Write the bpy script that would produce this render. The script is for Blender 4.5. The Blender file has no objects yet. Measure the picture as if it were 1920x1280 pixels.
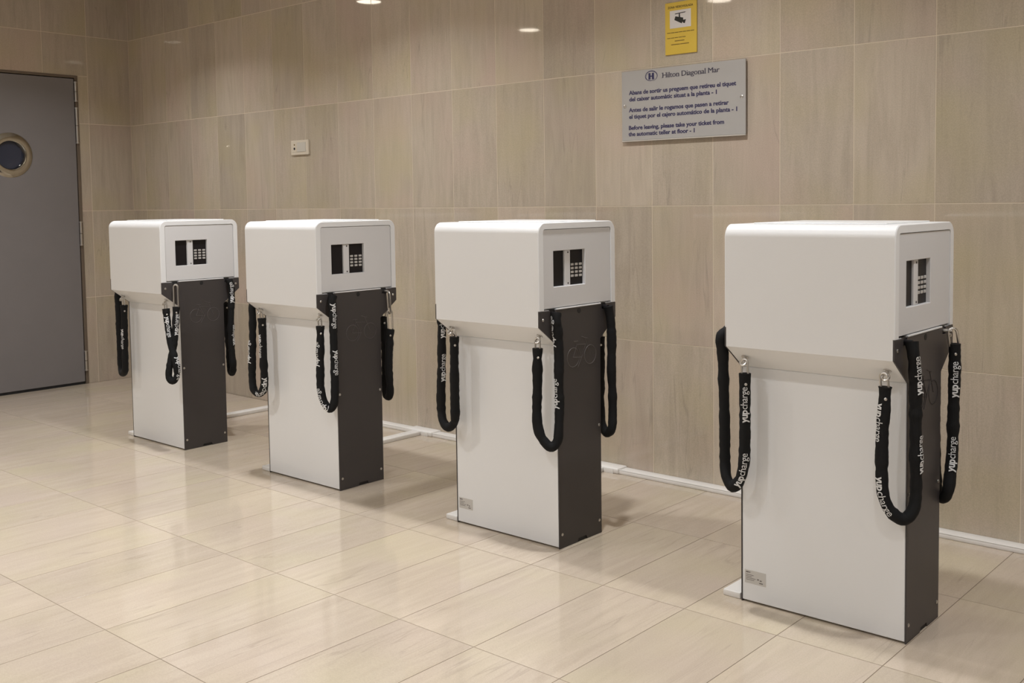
import bpy, bmesh, math, random
from mathutils import Vector, Matrix, noise

scene = bpy.context.scene
COL = scene.collection
rnd = random.Random(7)
PI = math.pi

# ------------------------------------------------------------------ camera
cam_data = bpy.data.cameras.new('camera')
cam = bpy.data.objects.new('camera', cam_data)
COL.objects.link(cam)
F_PX, CX, CY = 1950.61, 999.91, 495.92
YAW, PITCH, ROLL = 0.7123, -0.0608, -0.0129
cam_data.sensor_fit = 'HORIZONTAL'
cam_data.sensor_width = 36.0
cam_data.lens = F_PX / 1920 * 36.0
cam_data.shift_x = (960 - CX) / 1920
cam_data.shift_y = (CY - 640) / 1920
cam_data.clip_start = 0.05
CAM = Vector((5.6516, -3.7945, 1.2272))
fw = Vector((-math.sin(YAW) * math.cos(PITCH), math.cos(YAW) * math.cos(PITCH), math.sin(PITCH)))
rt = Vector((math.cos(YAW), math.sin(YAW), 0))
up = rt.cross(fw)
r2 = rt * math.cos(ROLL) + up * math.sin(ROLL)
u2 = -rt * math.sin(ROLL) + up * math.cos(ROLL)
m = Matrix((r2, u2, -fw)).transposed().to_4x4()
m.translation = CAM
cam.matrix_world = m
scene.camera = cam

# ------------------------------------------------------------------ world, exposure, lamps
w = bpy.data.worlds.new('world')
scene.world = w
w.use_nodes = True
w.node_tree.nodes['Background'].inputs[0].default_value = (1.0, 0.9, 0.78, 1)
w.node_tree.nodes['Background'].inputs[1].default_value = 0.05
scene.view_settings.view_transform = 'Standard'
scene.view_settings.look = 'None'
scene.view_settings.gamma = 1.0
scene.view_settings.use_curve_mapping = False
scene.view_settings.exposure = 0.0

CEIL = 2.70         # ceiling; the lamps hang 45 mm below it in surface-mounted trims
LAMPS = []      # x, y, watts, colour, spread degrees: a regular grid of recessed downlights, then added fill lamps behind
C0 = (1.0, 1.025, 1.06)
GX = [-0.10 + 1.82 * k for k in range(5)]
LOW, HIGH = CEIL - 0.048, 4.15
for y, sp, row in ((-1.12, 132, (13.8, 16.4, 13.8, 10.8, 3.5)), (-2.85, 128, (5.5, 12.5, 8.2, 6.0, 3.5))):
    for x, pw in zip(GX, row):
        LAMPS.append((x, y, LOW, pw, C0, sp))
for y in (-5.2, -7.0):            # added fill lamps, raised so the polished wall does not mirror them in view
    for x in GX:
        LAMPS.append((x, y, HIGH - 0.048, 20.5, C0, 150))

for i, (x, y, lz, pw, c, sp) in enumerate(LAMPS):
    ld = bpy.data.lights.new('downlight_or_fill_lamp', 'AREA')
    ld.shape = 'DISK'
    ld.size = 0.11
    ld.energy = pw
    ld.color = c
    ld.spread = math.radians(sp)
    lo = bpy.data.objects.new('downlight_or_fill_lamp', ld)
    lo.location = (x, y, lz)
    COL.objects.link(lo)

# ------------------------------------------------------------------ materials
def nd(nt, t, **kw):
    n = nt.nodes.new(t)
    for k, v in kw.items():
        setattr(n, k, v)
    return n

def pmat(name, col, rough=0.5, metal=0.0, spec=0.5, emit=None, estr=0.0, bump=None, vary=0.0):
    """plain procedural material: noise-varied colour and optional bump=(scale, strength)"""
    m = bpy.data.materials.new(name)
    m.use_nodes = True
    nt = m.node_tree
    b = nt.nodes['Principled BSDF']
    b.inputs['Base Color'].default_value = (*col, 1)
    b.inputs['Roughness'].default_value = rough
    b.inputs['Metallic'].default_value = metal
    b.inputs['Specular IOR Level'].default_value = spec
    if emit:
        b.inputs['Emission Color'].default_value = (*emit, 1)
        b.inputs['Emission Strength'].default_value = estr
    tc = nd(nt, 'ShaderNodeTexCoord')
    if vary:
        n = nd(nt, 'ShaderNodeTexNoise')
        n.inputs['Scale'].default_value = 6
        n.inputs['Detail'].default_value = 4
        nt.links.new(tc.outputs['Object'], n.inputs['Vector'])
        mx = nd(nt, 'ShaderNodeMix', data_type='RGBA')
        mx.inputs[6].default_value = (*[c * (1 - vary) for c in col], 1)
        mx.inputs[7].default_value = (*[min(1, c * (1 + vary)) for c in col], 1)
        nt.links.new(n.outputs['Fac'], mx.inputs[0])
        nt.links.new(mx.outputs[2], b.inputs['Base Color'])
    if bump:
        n = nd(nt, 'ShaderNodeTexNoise')
        n.inputs['Scale'].default_value = bump[0]
        n.inputs['Detail'].default_value = 3
        nt.links.new(tc.outputs['Object'], n.inputs['Vector'])
        bp = nd(nt, 'ShaderNodeBump')
        bp.inputs['Strength'].default_value = bump[1]
        bp.inputs['Distance'].default_value = 0.002
        nt.links.new(n.outputs['Fac'], bp.inputs['Height'])
        nt.links.new(bp.outputs['Normal'], b.inputs['Normal'])
    return m

def stone(name, base, dark, yellow, pink, rough, spec, axis, tile_var=0.1, speck=0.0):
    """veined stone; grain runs along `axis` (0,1,2) of each tile, every tile cut from another spot"""
    m = bpy.data.materials.new(name)
    m.use_nodes = True
    nt = m.node_tree
    L = nt.links.new
    b = nt.nodes['Principled BSDF']
    b.inputs['Roughness'].default_value = rough
    b.inputs['Specular IOR Level'].default_value = spec
    tc = nd(nt, 'ShaderNodeTexCoord')
    oi = nd(nt, 'ShaderNodeObjectInfo')
    mul = nd(nt, 'ShaderNodeMath', operation='MULTIPLY')
    mul.inputs[1].default_value = 97.0
    L(oi.outputs['Random'], mul.inputs[0])
    wn = nd(nt, 'ShaderNodeTexWhiteNoise', noise_dimensions='1D')
    L(mul.outputs[0], wn.inputs['W'])
    off = nd(nt, 'ShaderNodeVectorMath', operation='SCALE')
    off.inputs['Scale'].default_value = 40.0
    L(wn.outputs['Color'], off.inputs[0])
    add = nd(nt, 'ShaderNodeVectorMath', operation='ADD')
    L(tc.outputs['Object'], add.inputs[0])
    L(off.outputs[0], add.inputs[1])
    mp = nd(nt, 'ShaderNodeMapping')
    s = [1.0, 1.0, 1.0]
    s[axis] = 0.11
    mp.inputs['Scale'].default_value = s
    L(add.outputs[0], mp.inputs['Vector'])
    # long grain
    n1 = nd(nt, 'ShaderNodeTexNoise')
    n1.inputs['Scale'].default_value = 26
    n1.inputs['Detail'].default_value = 6
    n1.inputs['Roughness'].default_value = 0.62
    n1.inputs['Distortion'].default_value = 0.6
    L(mp.outputs[0], n1.inputs['Vector'])
    r1 = nd(nt, 'ShaderNodeValToRGB')
    r1.color_ramp.elements[0].position = 0.30
    r1.color_ramp.elements[0].color = (*dark, 1)
    r1.color_ramp.elements[1].position = 0.62
    r1.color_ramp.elements[1].color = (*base, 1)
    L(n1.outputs['Fac'], r1.inputs[0])
    # cloudy tints
    n2 = nd(nt, 'ShaderNodeTexNoise')
    n2.inputs['Scale'].default_value = 2.6
    n2.inputs['Detail'].default_value = 2
    L(add.outputs[0], n2.inputs['Vector'])
    r2_ = nd(nt, 'ShaderNodeMapRange')
    r2_.inputs[1].default_value = 0.45
    r2_.inputs[2].default_value = 0.75
    r2_.inputs[4].default_value = 0.75
    L(n2.outputs['Fac'], r2_.inputs[0])
    m1 = nd(nt, 'ShaderNodeMix', data_type='RGBA')
    m1.inputs[7].default_value = (*yellow, 1)
    L(r2_.outputs[0], m1.inputs[0])
    L(r1.outputs[0], m1.inputs[6])
    n3 = nd(nt, 'ShaderNodeTexNoise')
    n3.inputs['Scale'].default_value = 2.2
    n3.inputs['Detail'].default_value = 2
    o3 = nd(nt, 'ShaderNodeVectorMath', operation='ADD')
    o3.inputs[1].default_value = (13.7, 5.1, 8.8)
    L(add.outputs[0], o3.inputs[0])
    L(o3.outputs[0], n3.inputs['Vector'])
    r3 = nd(nt, 'ShaderNodeMapRange')
    r3.inputs[1].default_value = 0.5
    r3.inputs[2].default_value = 0.78
    r3.inputs[4].default_value = 0.75
    L(n3.outputs['Fac'], r3.inputs[0])
    m2 = nd(nt, 'ShaderNodeMix', data_type='RGBA')
    m2.inputs[7].default_value = (*pink, 1)
    L(r3.outputs[0], m2.inputs[0])
    L(m1.outputs[2], m2.inputs[6])
    # thin crooked veins
    v = nd(nt, 'ShaderNodeTexNoise')
    v.inputs['Scale'].default_value = 11
    v.inputs['Detail'].default_value = 3
    v.inputs['Distortion'].default_value = 0.5
    mp2 = nd(nt, 'ShaderNodeMapping')
    s2 = [1.0, 1.0, 1.0]
    s2[axis] = 0.07
    mp2.inputs['Scale'].default_value = s2
    L(add.outputs[0], mp2.inputs['Vector'])
    L(mp2.outputs[0], v.inputs['Vector'])
    sb = nd(nt, 'ShaderNodeMath', operation='SUBTRACT')
    sb.inputs[1].default_value = 0.5
    L(v.outputs['Fac'], sb.inputs[0])
    ab = nd(nt, 'ShaderNodeMath', operation='ABSOLUTE')
    L(sb.outputs[0], ab.inputs[0])
    mr = nd(nt, 'ShaderNodeMapRange')
    mr.inputs[1].default_value = 0.0
    mr.inputs[2].default_value = 0.010
    mr.inputs[3].default_value = 0.30
    mr.inputs[4].default_value = 0.0
    L(ab.outputs[0], mr.inputs[0])
    # veins only here and there
    nv = nd(nt, 'ShaderNodeTexNoise')
    nv.inputs['Scale'].default_value = 3.1
    L(o3.outputs[0], nv.inputs['Vector'])
    rv = nd(nt, 'ShaderNodeMapRange')
    rv.inputs[1].default_value = 0.48
    rv.inputs[2].default_value = 0.62
    L(nv.outputs['Fac'], rv.inputs[0])
    vm = nd(nt, 'ShaderNodeMath', operation='MULTIPLY')
    L(mr.outputs[0], vm.inputs[0])
    L(rv.outputs[0], vm.inputs[1])
    m3 = nd(nt, 'ShaderNodeMix', data_type='RGBA')
    m3.inputs[7].default_value = (*[c * 0.55 for c in dark], 1)
    L(vm.outputs[0], m3.inputs[0])
    L(m2.outputs[2], m3.inputs[6])
    # tile to tile brightness + fine speckle
    hv = nd(nt, 'ShaderNodeHueSaturation')
    vr = nd(nt, 'ShaderNodeMapRange')
    vr.inputs[3].default_value = 1 - tile_var
    vr.inputs[4].default_value = 1 + tile_var
    L(wn.outputs['Value'], vr.inputs[0])
    sp = nd(nt, 'ShaderNodeTexNoise')
    sp.inputs['Scale'].default_value = 260
    sp.inputs['Detail'].default_value = 2
    L(add.outputs[0], sp.inputs['Vector'])
    spr = nd(nt, 'ShaderNodeMapRange')
    spr.inputs[1].default_value = 0.3
    spr.inputs[2].default_value = 0.7
    spr.inputs[3].default_value = 1 - speck
    spr.inputs[4].default_value = 1 + speck
    L(sp.outputs['Fac'], spr.inputs[0])
    mm = nd(nt, 'ShaderNodeMath', operation='MULTIPLY')
    L(vr.outputs[0], mm.inputs[0])
    L(spr.outputs[0], mm.inputs[1])
    L(mm.outputs[0], hv.inputs['Value'])
    L(m3.outputs[2], hv.inputs['Color'])
    L(hv.outputs[0], b.inputs['Base Color'])
    return m

M = {}
M['wall_tile'] = stone('wall_sandstone', (0.535, 0.455, 0.365), (0.45, 0.38, 0.30), (0.515, 0.44, 0.285), (0.545, 0.42, 0.35), 0.035, 0.42, 2, 0.085, 0.07)
M['floor_tile'] = stone('floor_limestone', (0.555, 0.466, 0.372), (0.49, 0.408, 0.318), (0.535, 0.465, 0.325), (0.53, 0.436, 0.364), 0.09, 0.5, 1, 0.05, 0.05)
M['wall_grout'] = pmat('wall_grout', (0.72, 0.625, 0.495), 0.9, bump=(200, 0.3))
M['floor_grout'] = pmat('floor_grout', (0.20, 0.155, 0.11), 0.9, bump=(200, 0.3))
M['ceiling'] = pmat('ceiling_plaster', (0.62, 0.61, 0.60), 0.9, bump=(60, 0.2))
M['plain_wall'] = pmat('plain_wall', (0.36, 0.345, 0.33), 0.6, vary=0.08)
M['white'] = pmat('white_powder_coat', (0.83, 0.83, 0.83), 0.30, spec=0.5, bump=(420, 0.10))
M['panel_white'] = pmat('panel_white_paint', (0.69, 0.68, 0.68), 0.42, spec=0.4, bump=(420, 0.12))
M['anthracite'] = pmat('anthracite_powder_coat', (0.055, 0.048, 0.047), 0.42, spec=0.45, bump=(500, 0.15), vary=0.06)
M['black'] = pmat('black_void', (0.010, 0.010, 0.011), 0.6)
M['gloss_black'] = pmat('black_plastic', (0.012, 0.010, 0.011), 0.4, spec=0.25)
M['button'] = pmat('grey_button', (0.62, 0.60, 0.58), 0.35, metal=0.3)
M['steel'] = pmat('galvanised_steel', (0.62, 0.60, 0.57), 0.28, metal=1.0, bump=(90, 0.15))
M['screw_dark'] = pmat('dark_screw', (0.10, 0.09, 0.09), 0.35, metal=0.6)
M['sleeve'] = pmat('black_nylon', (0.0075, 0.0075, 0.008), 0.75, spec=0.25, bump=(900, 0.5))
M['print'] = pmat('white_print', (0.72, 0.72, 0.72), 0.6)
M['etch'] = pmat('etched_line', (0.125, 0.112, 0.108), 0.4, metal=0.2)
M['etch_dark'] = pmat('dark_etched_line', (0.016, 0.014, 0.014), 0.6)
M['trunking'] = pmat('white_pvc', (0.82, 0.79, 0.75), 0.35, bump=(80, 0.05))
M['label'] = pmat('grey_label', (0.60, 0.575, 0.54), 0.4, vary=0.03)
M['label_ink'] = pmat('label_ink', (0.16, 0.14, 0.13), 0.6)
M['sign'] = pmat('grey_sign_plate', (0.44, 0.42, 0.40), 0.33, vary=0.03)
M['sign_edge'] = pmat('sign_edge', (0.62, 0.58, 0.52), 0.25)
M['ink'] = pmat('navy_ink', (0.030, 0.026, 0.09), 0.6)
M['ink_black'] = pmat('dark_title_ink', (0.05, 0.045, 0.07), 0.6)
M['yellow'] = pmat('yellow_plate', (0.72, 0.50, 0.07), 0.4, vary=0.04)
M['yellow_ink'] = pmat('brown_ink', (0.20, 0.12, 0.02), 0.6)
M['title_ink'] = pmat('title_ink', (0.10, 0.065, 0.02), 0.6)
M['pict_white'] = pmat('pictogram_white', (0.72, 0.68, 0.66), 0.5)
M['pict_black'] = pmat('pictogram_black', (0.018, 0.018, 0.016), 0.5)
M['door'] = pmat('grey_door_paint', (0.21, 0.195, 0.195), 0.38, spec=0.45, bump=(300, 0.08), vary=0.05)
M['door_frame'] = pmat('door_frame_paint', (0.15, 0.115, 0.085), 0.4)
M['chrome'] = pmat('brass_chrome', (0.50, 0.47, 0.40), 0.12, metal=1.0)
M['port_glass'] = pmat('porthole_glass', (0.028, 0.034, 0.060), 0.05, spec=0.6)
M['switch'] = pmat('cream_plastic', (0.70, 0.62, 0.50), 0.35)
M['switch_in'] = pmat('grey_cream_plastic', (0.60, 0.56, 0.49), 0.3)
M['lens'] = pmat('lamp_lens', (0.9, 0.9, 0.9), 0.4, emit=(1.0, 0.9, 0.75), estr=22)

# ------------------------------------------------------------------ helpers
def link(name, me, mat=None, parent=None, loc=(0, 0, 0)):
    o = bpy.data.objects.new(name, me)
    COL.objects.link(o)
    if mat is not None and me is not None and not me.materials:
        me.materials.append(M[mat])
    if parent:
        o.parent = parent
    o.location = loc
    return o

def tag(o, label=None, cat=None, group=None, kind=None):
    for k, v in (('label', label), ('category', cat), ('group', group), ('kind', kind)):
        if v:
            o[k] = v
    return o

def empty(name, loc, label, cat, group=None):
    o = bpy.data.objects.new(name, None)
    o.empty_display_size = 0.1
    COL.objects.link(o)
    o.location = loc
    return tag(o, label, cat, group)

def to_mesh(bm, name, smooth=False):
    bmesh.ops.recalc_face_normals(bm, faces=bm.faces[:])
    me = bpy.data.meshes.new(name)
    bm.to_mesh(me)
    bm.free()
    if smooth:
        for p in me.polygons:
            p.use_smooth = True
    return me

def autosmooth(me, deg=35):
    for p in me.polygons:
        p.use_smooth = True
    me.set_sharp_from_angle(angle=math.radians(deg))
    return me

def bbox(bm, x0, x1, y0, y1, z0, z1, bev=0.0, seg=1):
    vs = [bm.verts.new((x, y, z)) for x in (x0, x1) for y in (y0, y1) for z in (z0, z1)]
    f = [(0, 1, 3, 2), (4, 6, 7, 5), (0, 4, 5, 1), (2, 3, 7, 6), (0, 2, 6, 4), (1, 5, 7, 3)]
    fs = [bm.faces.new([vs[i] for i in q]) for q in f]
    if bev:
        es = list({e for q in fs for e in q.edges})
        bmesh.ops.bevel(bm, geom=es, offset=bev, segments=seg, affect='EDGES', profile=0.5)

def prism(bm, pts, axis, a0, a1):
    """extrude a closed 2D polygon along an axis; pts are the two other coordinates in order"""
    def mk(p, a):
        c = list(p)
        c.insert(axis, a)
        return bm.verts.new(c)
    A = [mk(p, a0) for p in pts]
    B = [mk(p, a1) for p in pts]
    bm.faces.new(A)
    bm.faces.new(B[::-1])
    n = len(pts)
    for i in range(n):
        bm.faces.new((A[i], A[(i + 1) % n], B[(i + 1) % n], B[i]))

def frames(P):
    T = []
    n = len(P)
    for i in range(n):
        a = P[max(0, i - 1)]
        b = P[min(n - 1, i + 1)]
        T.append((b - a).normalized())
    ref = Vector((0, 1, 0)) if abs(T[0].y) < 0.8 else Vector((1, 0, 0))
    N = [(ref - T[0] * ref.dot(T[0])).normalized()]
    for i in range(1, n):
        v = N[-1] - T[i] * N[-1].dot(T[i])
        N.append(v.normalized())
    return T, N

def tube(bm, P, rad, seg=8, closed=False, caps=True):
    P = [Vector(p) for p in P]
    T, N = frames(P)
    if closed:
        T = [(P[(i + 1) % len(P)] - P[i - 1]).normalized() for i in range(len(P))]
        N2 = [N[0]]
        for i in range(1, len(P)):
            v = N2[-1] - T[i] * N2[-1].dot(T[i])
            N2.append(v.normalized())
        N = N2
    rings = []
    for i, p in enumerate(P):
        r = rad(i) if callable(rad) else rad
        B = T[i].cross(N[i])
        rings.append([bm.verts.new(p + (N[i] * math.cos(2 * PI * k / seg) + B * math.sin(2 * PI * k / seg)) * r) for k in range(seg)])
    n = len(P)
    for i in range(n if closed else n - 1):
        a, b = rings[i], rings[(i + 1) % n]
        for k in range(seg):
            bm.faces.new((a[k], a[(k + 1) % seg], b[(k + 1) % seg], b[k]))
    if caps and not closed:
        bm.faces.new(rings[0][::-1])
        bm.faces.new(rings[-1])

def catmull(pts, step=0.006):
    P = [Vector(p) for p in pts]
    P = [P[0] * 2 - P[1]] + P + [P[-1] * 2 - P[-2]]
    out = []
    for i in range(1, len(P) - 2):
        p0, p1, p2, p3 = P[i - 1:i + 3]
        k = max(2, int((p2 - p1).length / step))
        for j in range(k):
            t = j / k
            out.append(0.5 * ((2 * p1) + (p2 - p0) * t + (2 * p0 - 5 * p1 + 4 * p2 - p3) * t * t + (3 * p1 - p0 - 3 * p2 + p3) * t ** 3))
    out.append(P[-2])
    return out

def text_mesh(s, size, bold=0.0, spacing=1.0, align='LEFT', xscale=1.0, max_edge=None):
    """flat text in the XY plane, returned as (list of verts, list of faces, width)"""
    cu = bpy.data.curves.new('text', 'FONT')
    cu.body = s
    cu.size = size
    cu.offset = bold * size
    cu.space_character = spacing
    cu.align_x = align
    cu.resolution_u = 3
    ob = bpy.data.objects.new('text', cu)
    me = bpy.data.meshes.new_from_object(ob)
    bpy.data.objects.remove(ob)
    bpy.data.curves.remove(cu)
    bm = bmesh.new()
    bm.from_mesh(me)
    bpy.data.meshes.remove(me)
    bmesh.ops.remove_doubles(bm, verts=bm.verts[:], dist=size * 1e-4)
    bmesh.ops.triangulate(bm, faces=bm.faces[:])
    if max_edge:
        for _ in range(3):
            es = [e for e in bm.edges if e.calc_length() > max_edge]
            if not es:
                break
            bmesh.ops.subdivide_edges(bm, edges=es, cuts=1)
            bmesh.ops.triangulate(bm, faces=[f for f in bm.faces if len(f.verts) > 3])
    bm.verts.index_update()
    V = [(v.co.x * xscale, v.co.y) for v in bm.verts]
    Fc = [[v.index for v in f.verts] for f in bm.faces]
    bm.free()
    wd = max(x for x, y in V) if V else 0
    return V, Fc, wd

def add_flat(bm, V, Fc, fn):
    vs = [bm.verts.new(fn(x, y)) for x, y in V]
    for f in Fc:
        try:
            bm.faces.new([vs[i] for i in f])
        except ValueError:
            pass

def lathe(bm, prof, fn, seg=24, caps=True):
    """prof: list of (radius, height); fn(x, y, h) -> position"""
    rings = [[bm.verts.new(fn(r * math.cos(2 * PI * k / seg), r * math.sin(2 * PI * k / seg), h)) for k in range(seg)] for r, h in prof]
    for a, b in zip(rings, rings[1:]):
        for k in range(seg):
            bm.faces.new((a[k], a[(k + 1) % seg], b[(k + 1) % seg], b[k]))
    if caps:
        bm.faces.new(rings[0])
        bm.faces.new(rings[-1])

# ------------------------------------------------------------------ the room
XL = -1.408           # left wall
XR, YF = 9.0, -8.0    # walls behind the photographer
TH = 0.0008           # how far tiles stand proud of the joints
WT, WH = 0.3066, 0.6  # wall tile module
FTX, FTY, FX0, FY0 = 0.3051, 0.5933, 2.7664, -1.7858

def solid(name, x0, x1, y0, y1, z0, z1, mat, kind='structure', parent=None):
    bm = bmesh.new()
    bbox(bm, x0, x1, y0, y1, z0, z1)
    o = link(name, to_mesh(bm, name), mat, parent)
    if kind:
        o['kind'] = kind
    return o

TILES = {}
def tile_mesh(dx, dy, dz, mat, face):
    """thin tile, bevelled towards its visible face (face: '-y', '+x', '+z'), origin in its middle"""
    key = (round(dx, 4), round(dy, 4), round(dz, 4), mat)
    if key in TILES:
        return TILES[key]
    bm = bmesh.new()
    a, b, c = dx / 2, dy / 2, dz / 2
    g = 0.0006
    def loop(s, at):
        if face == '-y':
            return [(-a + s, at, -c + s), (a - s, at, -c + s), (a - s, at, c - s), (-a + s, at, c - s)]
        if face == '+x':
            return [(at, -b + s, -c + s), (at, b - s, -c + s), (at, b - s, c - s), (at, -b + s, c - s)]
        return [(-a + s, -b + s, at), (a - s, -b + s, at), (a - s, b - s, at), (-a + s, b - s, at)]
    h = {'-y': b, '+x': -a, '+z': -c}[face]
    f = -h
    R = [[bm.verts.new(p) for p in loop(s, at)] for s, at in (((0, h), (0, f)) if face != '+z' else ((0, h), (0, f * 0.3), (g, f)))]
    for u, v in zip(R, R[1:]):
        for k in range(4):
            bm.faces.new((u[k], u[(k + 1) % 4], v[(k + 1) % 4], v[k]))
    bm.faces.new(R[0])
    bm.faces.new(R[-1])
    me = to_mesh(bm, 'tile')
    me.materials.append(M[mat])
    TILES[key] = me
    return me

floor = solid('floor', XL - 0.3, XR + 0.2, YF - 0.2, 0.2, -0.12, -TH, 'floor_grout')
wall_back = solid('wall_back', XL - 0.3, XR + 0.2, TH, 0.25, -TH, 3.0, 'wall_grout')
G = 0.0011            # half joint
# floor tiles (long side runs towards the wall)
ny = range(-4, 3)
for i in range(-14, 14):
    x0 = max(FX0 + i * FTX, XL)
    x1 = FX0 + (i + 1) * FTX
    if x1 < XL + 0.02:
        continue
    for j in ny:
        y0, y1 = FY0 + j * FTY, min(FY0 + (j + 1) * FTY, 0.0)
        # only what this spot of the hall shows
        if y0 < -3.0 and x0 < 0.2 and x0 < -1.0:
            continue
        dx, dy = x1 - x0 - 2 * G, y1 - y0 - 2 * G
        me = tile_mesh(dx, dy, TH, 'floor_tile', '+z')
        link('tile', me, None, floor, ((x0 + x1) / 2, (y0 + y1) / 2, -TH / 2))
# the hall floor beyond, one plain strip of the same stone
yb = FY0 - 4 * FTY
x_r = FX0 + 14 * FTX
for (a0, a1, b0, b1) in ((XL, XR, YF, yb - 0.001), (x_r + 0.001, XR, yb, 0.0)):
    bm = bmesh.new()
    bbox(bm, a0, a1, b0, b1, -TH, 0)
    link('floor_slab', to_mesh(bm, 'floor_slab'), 'floor_tile', floor)
# back wall tiles
for i in range(-5, 23):
    x0 = max(i * WT, XL)
    x1 = (i + 1) * WT
    for j in range(5):
        z0, z1 = j * WH, min((j + 1) * WH, CEIL)
        me = tile_mesh(x1 - x0 - 3.1 * G, TH, z1 - z0 - 3.1 * G, 'wall_tile', '-y')
        link('tile', me, None, wall_back, ((x0 + x1) / 2, TH / 2, (z0 + z1) / 2))
bm = bmesh.new()
bbox(bm, 23 * WT + 0.001, XR, 0, TH, 0, CEIL)
link('wall_slab', to_mesh(bm, 'wall_slab'), 'wall_tile', wall_back)

# left wall with the door opening
DY0, DY1, DZ = -1.316, -0.378, 2.125
bm = bmesh.new()
prism(bm, [(YF, 0), (DY0, 0), (DY0, DZ), (DY1, DZ), (DY1, 0), (TH, 0), (TH, 3.0), (YF, 3.0)], 0, XL - 0.25, XL - TH)
wall_left = link('wall_left', to_mesh(bm, 'wall_left'), 'wall_grout')
wall_left['kind'] = 'structure'
for j in range(0, 11):
    yA, yB = -(j + 1) * WT, -j * WT
    for k in range(5):
        zA, zB = k * WH, min((k + 1) * WH, CEIL)
        pieces = [(yA, yB, zA, zB)]
        if zA < DZ and yB > DY0 and yA < DY1:
            pieces = []
            if yB > DY1:
                pieces.append((DY1, yB, zA, min(zB, DZ)))
            if yA < DY0:
                pieces.append((yA, DY0, zA, min(zB, DZ)))
            if zB > DZ:
                pieces.append((yA, yB, DZ, zB))
        for (p0, p1, q0, q1) in pieces:
            if p1 - p0 < 0.01:
                continue
            me = tile_mesh(TH, p1 - p0 - 3.1 * G, q1 - q0 - 3.1 * G, 'wall_tile', '+x')
            link('tile', me, None, wall_left, (XL - TH / 2, (p0 + p1) / 2, (q0 + q1) / 2))
bm = bmesh.new()
bbox(bm, XL - TH, XL, YF, -11 * WT - 0.001, 0, CEIL)
link('wall_slab', to_mesh(bm, 'wall_slab'), 'wall_tile', wall_left)
solid('wall_right', XR, XR + 0.2, YF, 0.0, 0, HIGH, 'plain_wall')
solid('wall_front', XL, XR, YF - 0.2, YF, 0, HIGH, 'plain_wall')
YS = -3.9             # the low ceiling ends; step and high ceiling are added for fill lamps
ceiling = solid('ceiling', XL - 0.25, XR + 0.2, YS, 0.0, CEIL, CEIL + 0.1, 'ceiling')
bm = bmesh.new()
bbox(bm, XL - 0.25, XR + 0.2, YS - 0.1, YS, CEIL, HIGH + 0.1)
link('added_ceiling_step', to_mesh(bm, 'added_ceiling_step'), 'ceiling', ceiling)
bm = bmesh.new()
bbox(bm, XL - 0.25, XR + 0.2, YF - 0.2, YS - 0.1, HIGH, HIGH + 0.1)
link('added_high_ceiling', to_mesh(bm, 'added_high_ceiling'), 'ceiling', ceiling)
bm = bmesh.new()
bbox(bm, XL - 0.2, XL, YF, YS - 0.1, CEIL + 0.3, HIGH)
link('upper_wall', to_mesh(bm, 'upper_wall'), 'plain_wall', wall_left)
# downlight trims, seen only mirrored in the polished wall; added high ones stay unseen
bm = bmesh.new()
lathe(bm, [(0.090, 0.0), (0.098, -0.004), (0.098, -0.047), (0.090, -0.050), (0.085, -0.047), (0.085, -0.001)], lambda x, y, h: (x, y, h), 24, False)
trim_me = to_mesh(bm, 'downlight_or_fill_trim')
bm = bmesh.new()
lathe(bm, [(0.0845, -0.040), (0.0845, -0.044)], lambda x, y, h: (x, y, h), 24)
lens_me = to_mesh(bm, 'downlight_or_fill_lens')
for (x, y, lz, pw, c, sp) in LAMPS:
    link('downlight_or_fill_trim', trim_me, 'trunking', ceiling, (x, y, lz + 0.048))
    link('downlight_or_fill_lens', lens_me, 'lens', ceiling, (x, y, lz + 0.048))

# ------------------------------------------------------------------ door
door = bpy.data.objects.new('door_1', None)
COL.objects.link(door)
door.location = (XL, -0.847, 0)
door['kind'] = 'structure'
bm = bmesh.new()   # frame: two jambs and a head, set in the opening
for (y0, y1, z0, z1) in ((-0.469, -0.448, 0, DZ), (0.448, 0.469, 0, DZ), (-0.448, 0.448, 2.108, DZ)):
    bbox(bm, -0.08, 0.004, y0, y1, z0, z1, 0.002)
link('door_frame', to_mesh(bm, 'door_frame'), 'door_frame', door)
bm = bmesh.new()   # dark rebate behind the leaf
bbox(bm, -0.10, -0.075, -0.448, 0.448, 0.0, 2.108)
link('door_rebate', to_mesh(bm, 'door_rebate'), 'black', door)
PZ, PR = 1.572, 0.098
bm = bmesh.new()   # leaf with a round hole
outer = []
nS = 48
yl, yr, zb_, zt = -0.443, 0.441, 0.018, 2.102
def leaf_ring(x):
    o, q = [], []
    for k in range(nS):
        t = 2 * PI * k / nS
        c, s = math.cos(t), math.sin(t)
        q.append(bm.verts.new((x, PR * c, PZ + PR * s)))
        sc = 1e9
        if c > 1e-6: sc = min(sc, yr / c)
        if c < -1e-6: sc = min(sc, yl / c)
        if s > 1e-6: sc = min(sc, (zt - PZ) / s)
        if s < -1e-6: sc = min(sc, (zb_ - PZ) / s)
        o.append([sc * c, PZ + sc * s])
    for cy, cz in ((yl, zb_), (yl, zt), (yr, zb_), (yr, zt)):
        best = min(range(nS), key=lambda k: (o[k][0] - cy) ** 2 + (o[k][1] - cz) ** 2)
        o[best] = [cy, cz]
    return [bm.verts.new((x, a, b)) for a, b in o], q
of, inf = leaf_ring(0.0)
ob_, inb = leaf_ring(-0.05)
for k in range(nS):
    k2 = (k + 1) % nS
    bm.faces.new((of[k], of[k2], inf[k2], inf[k]))
    bm.faces.new((ob_[k], ob_[k2], inb[k2], inb[k]))
    bm.faces.new((of[k], of[k2], ob_[k2], ob_[k]))
    bm.faces.new((inf[k], inf[k2], inb[k2], inb[k]))
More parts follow.
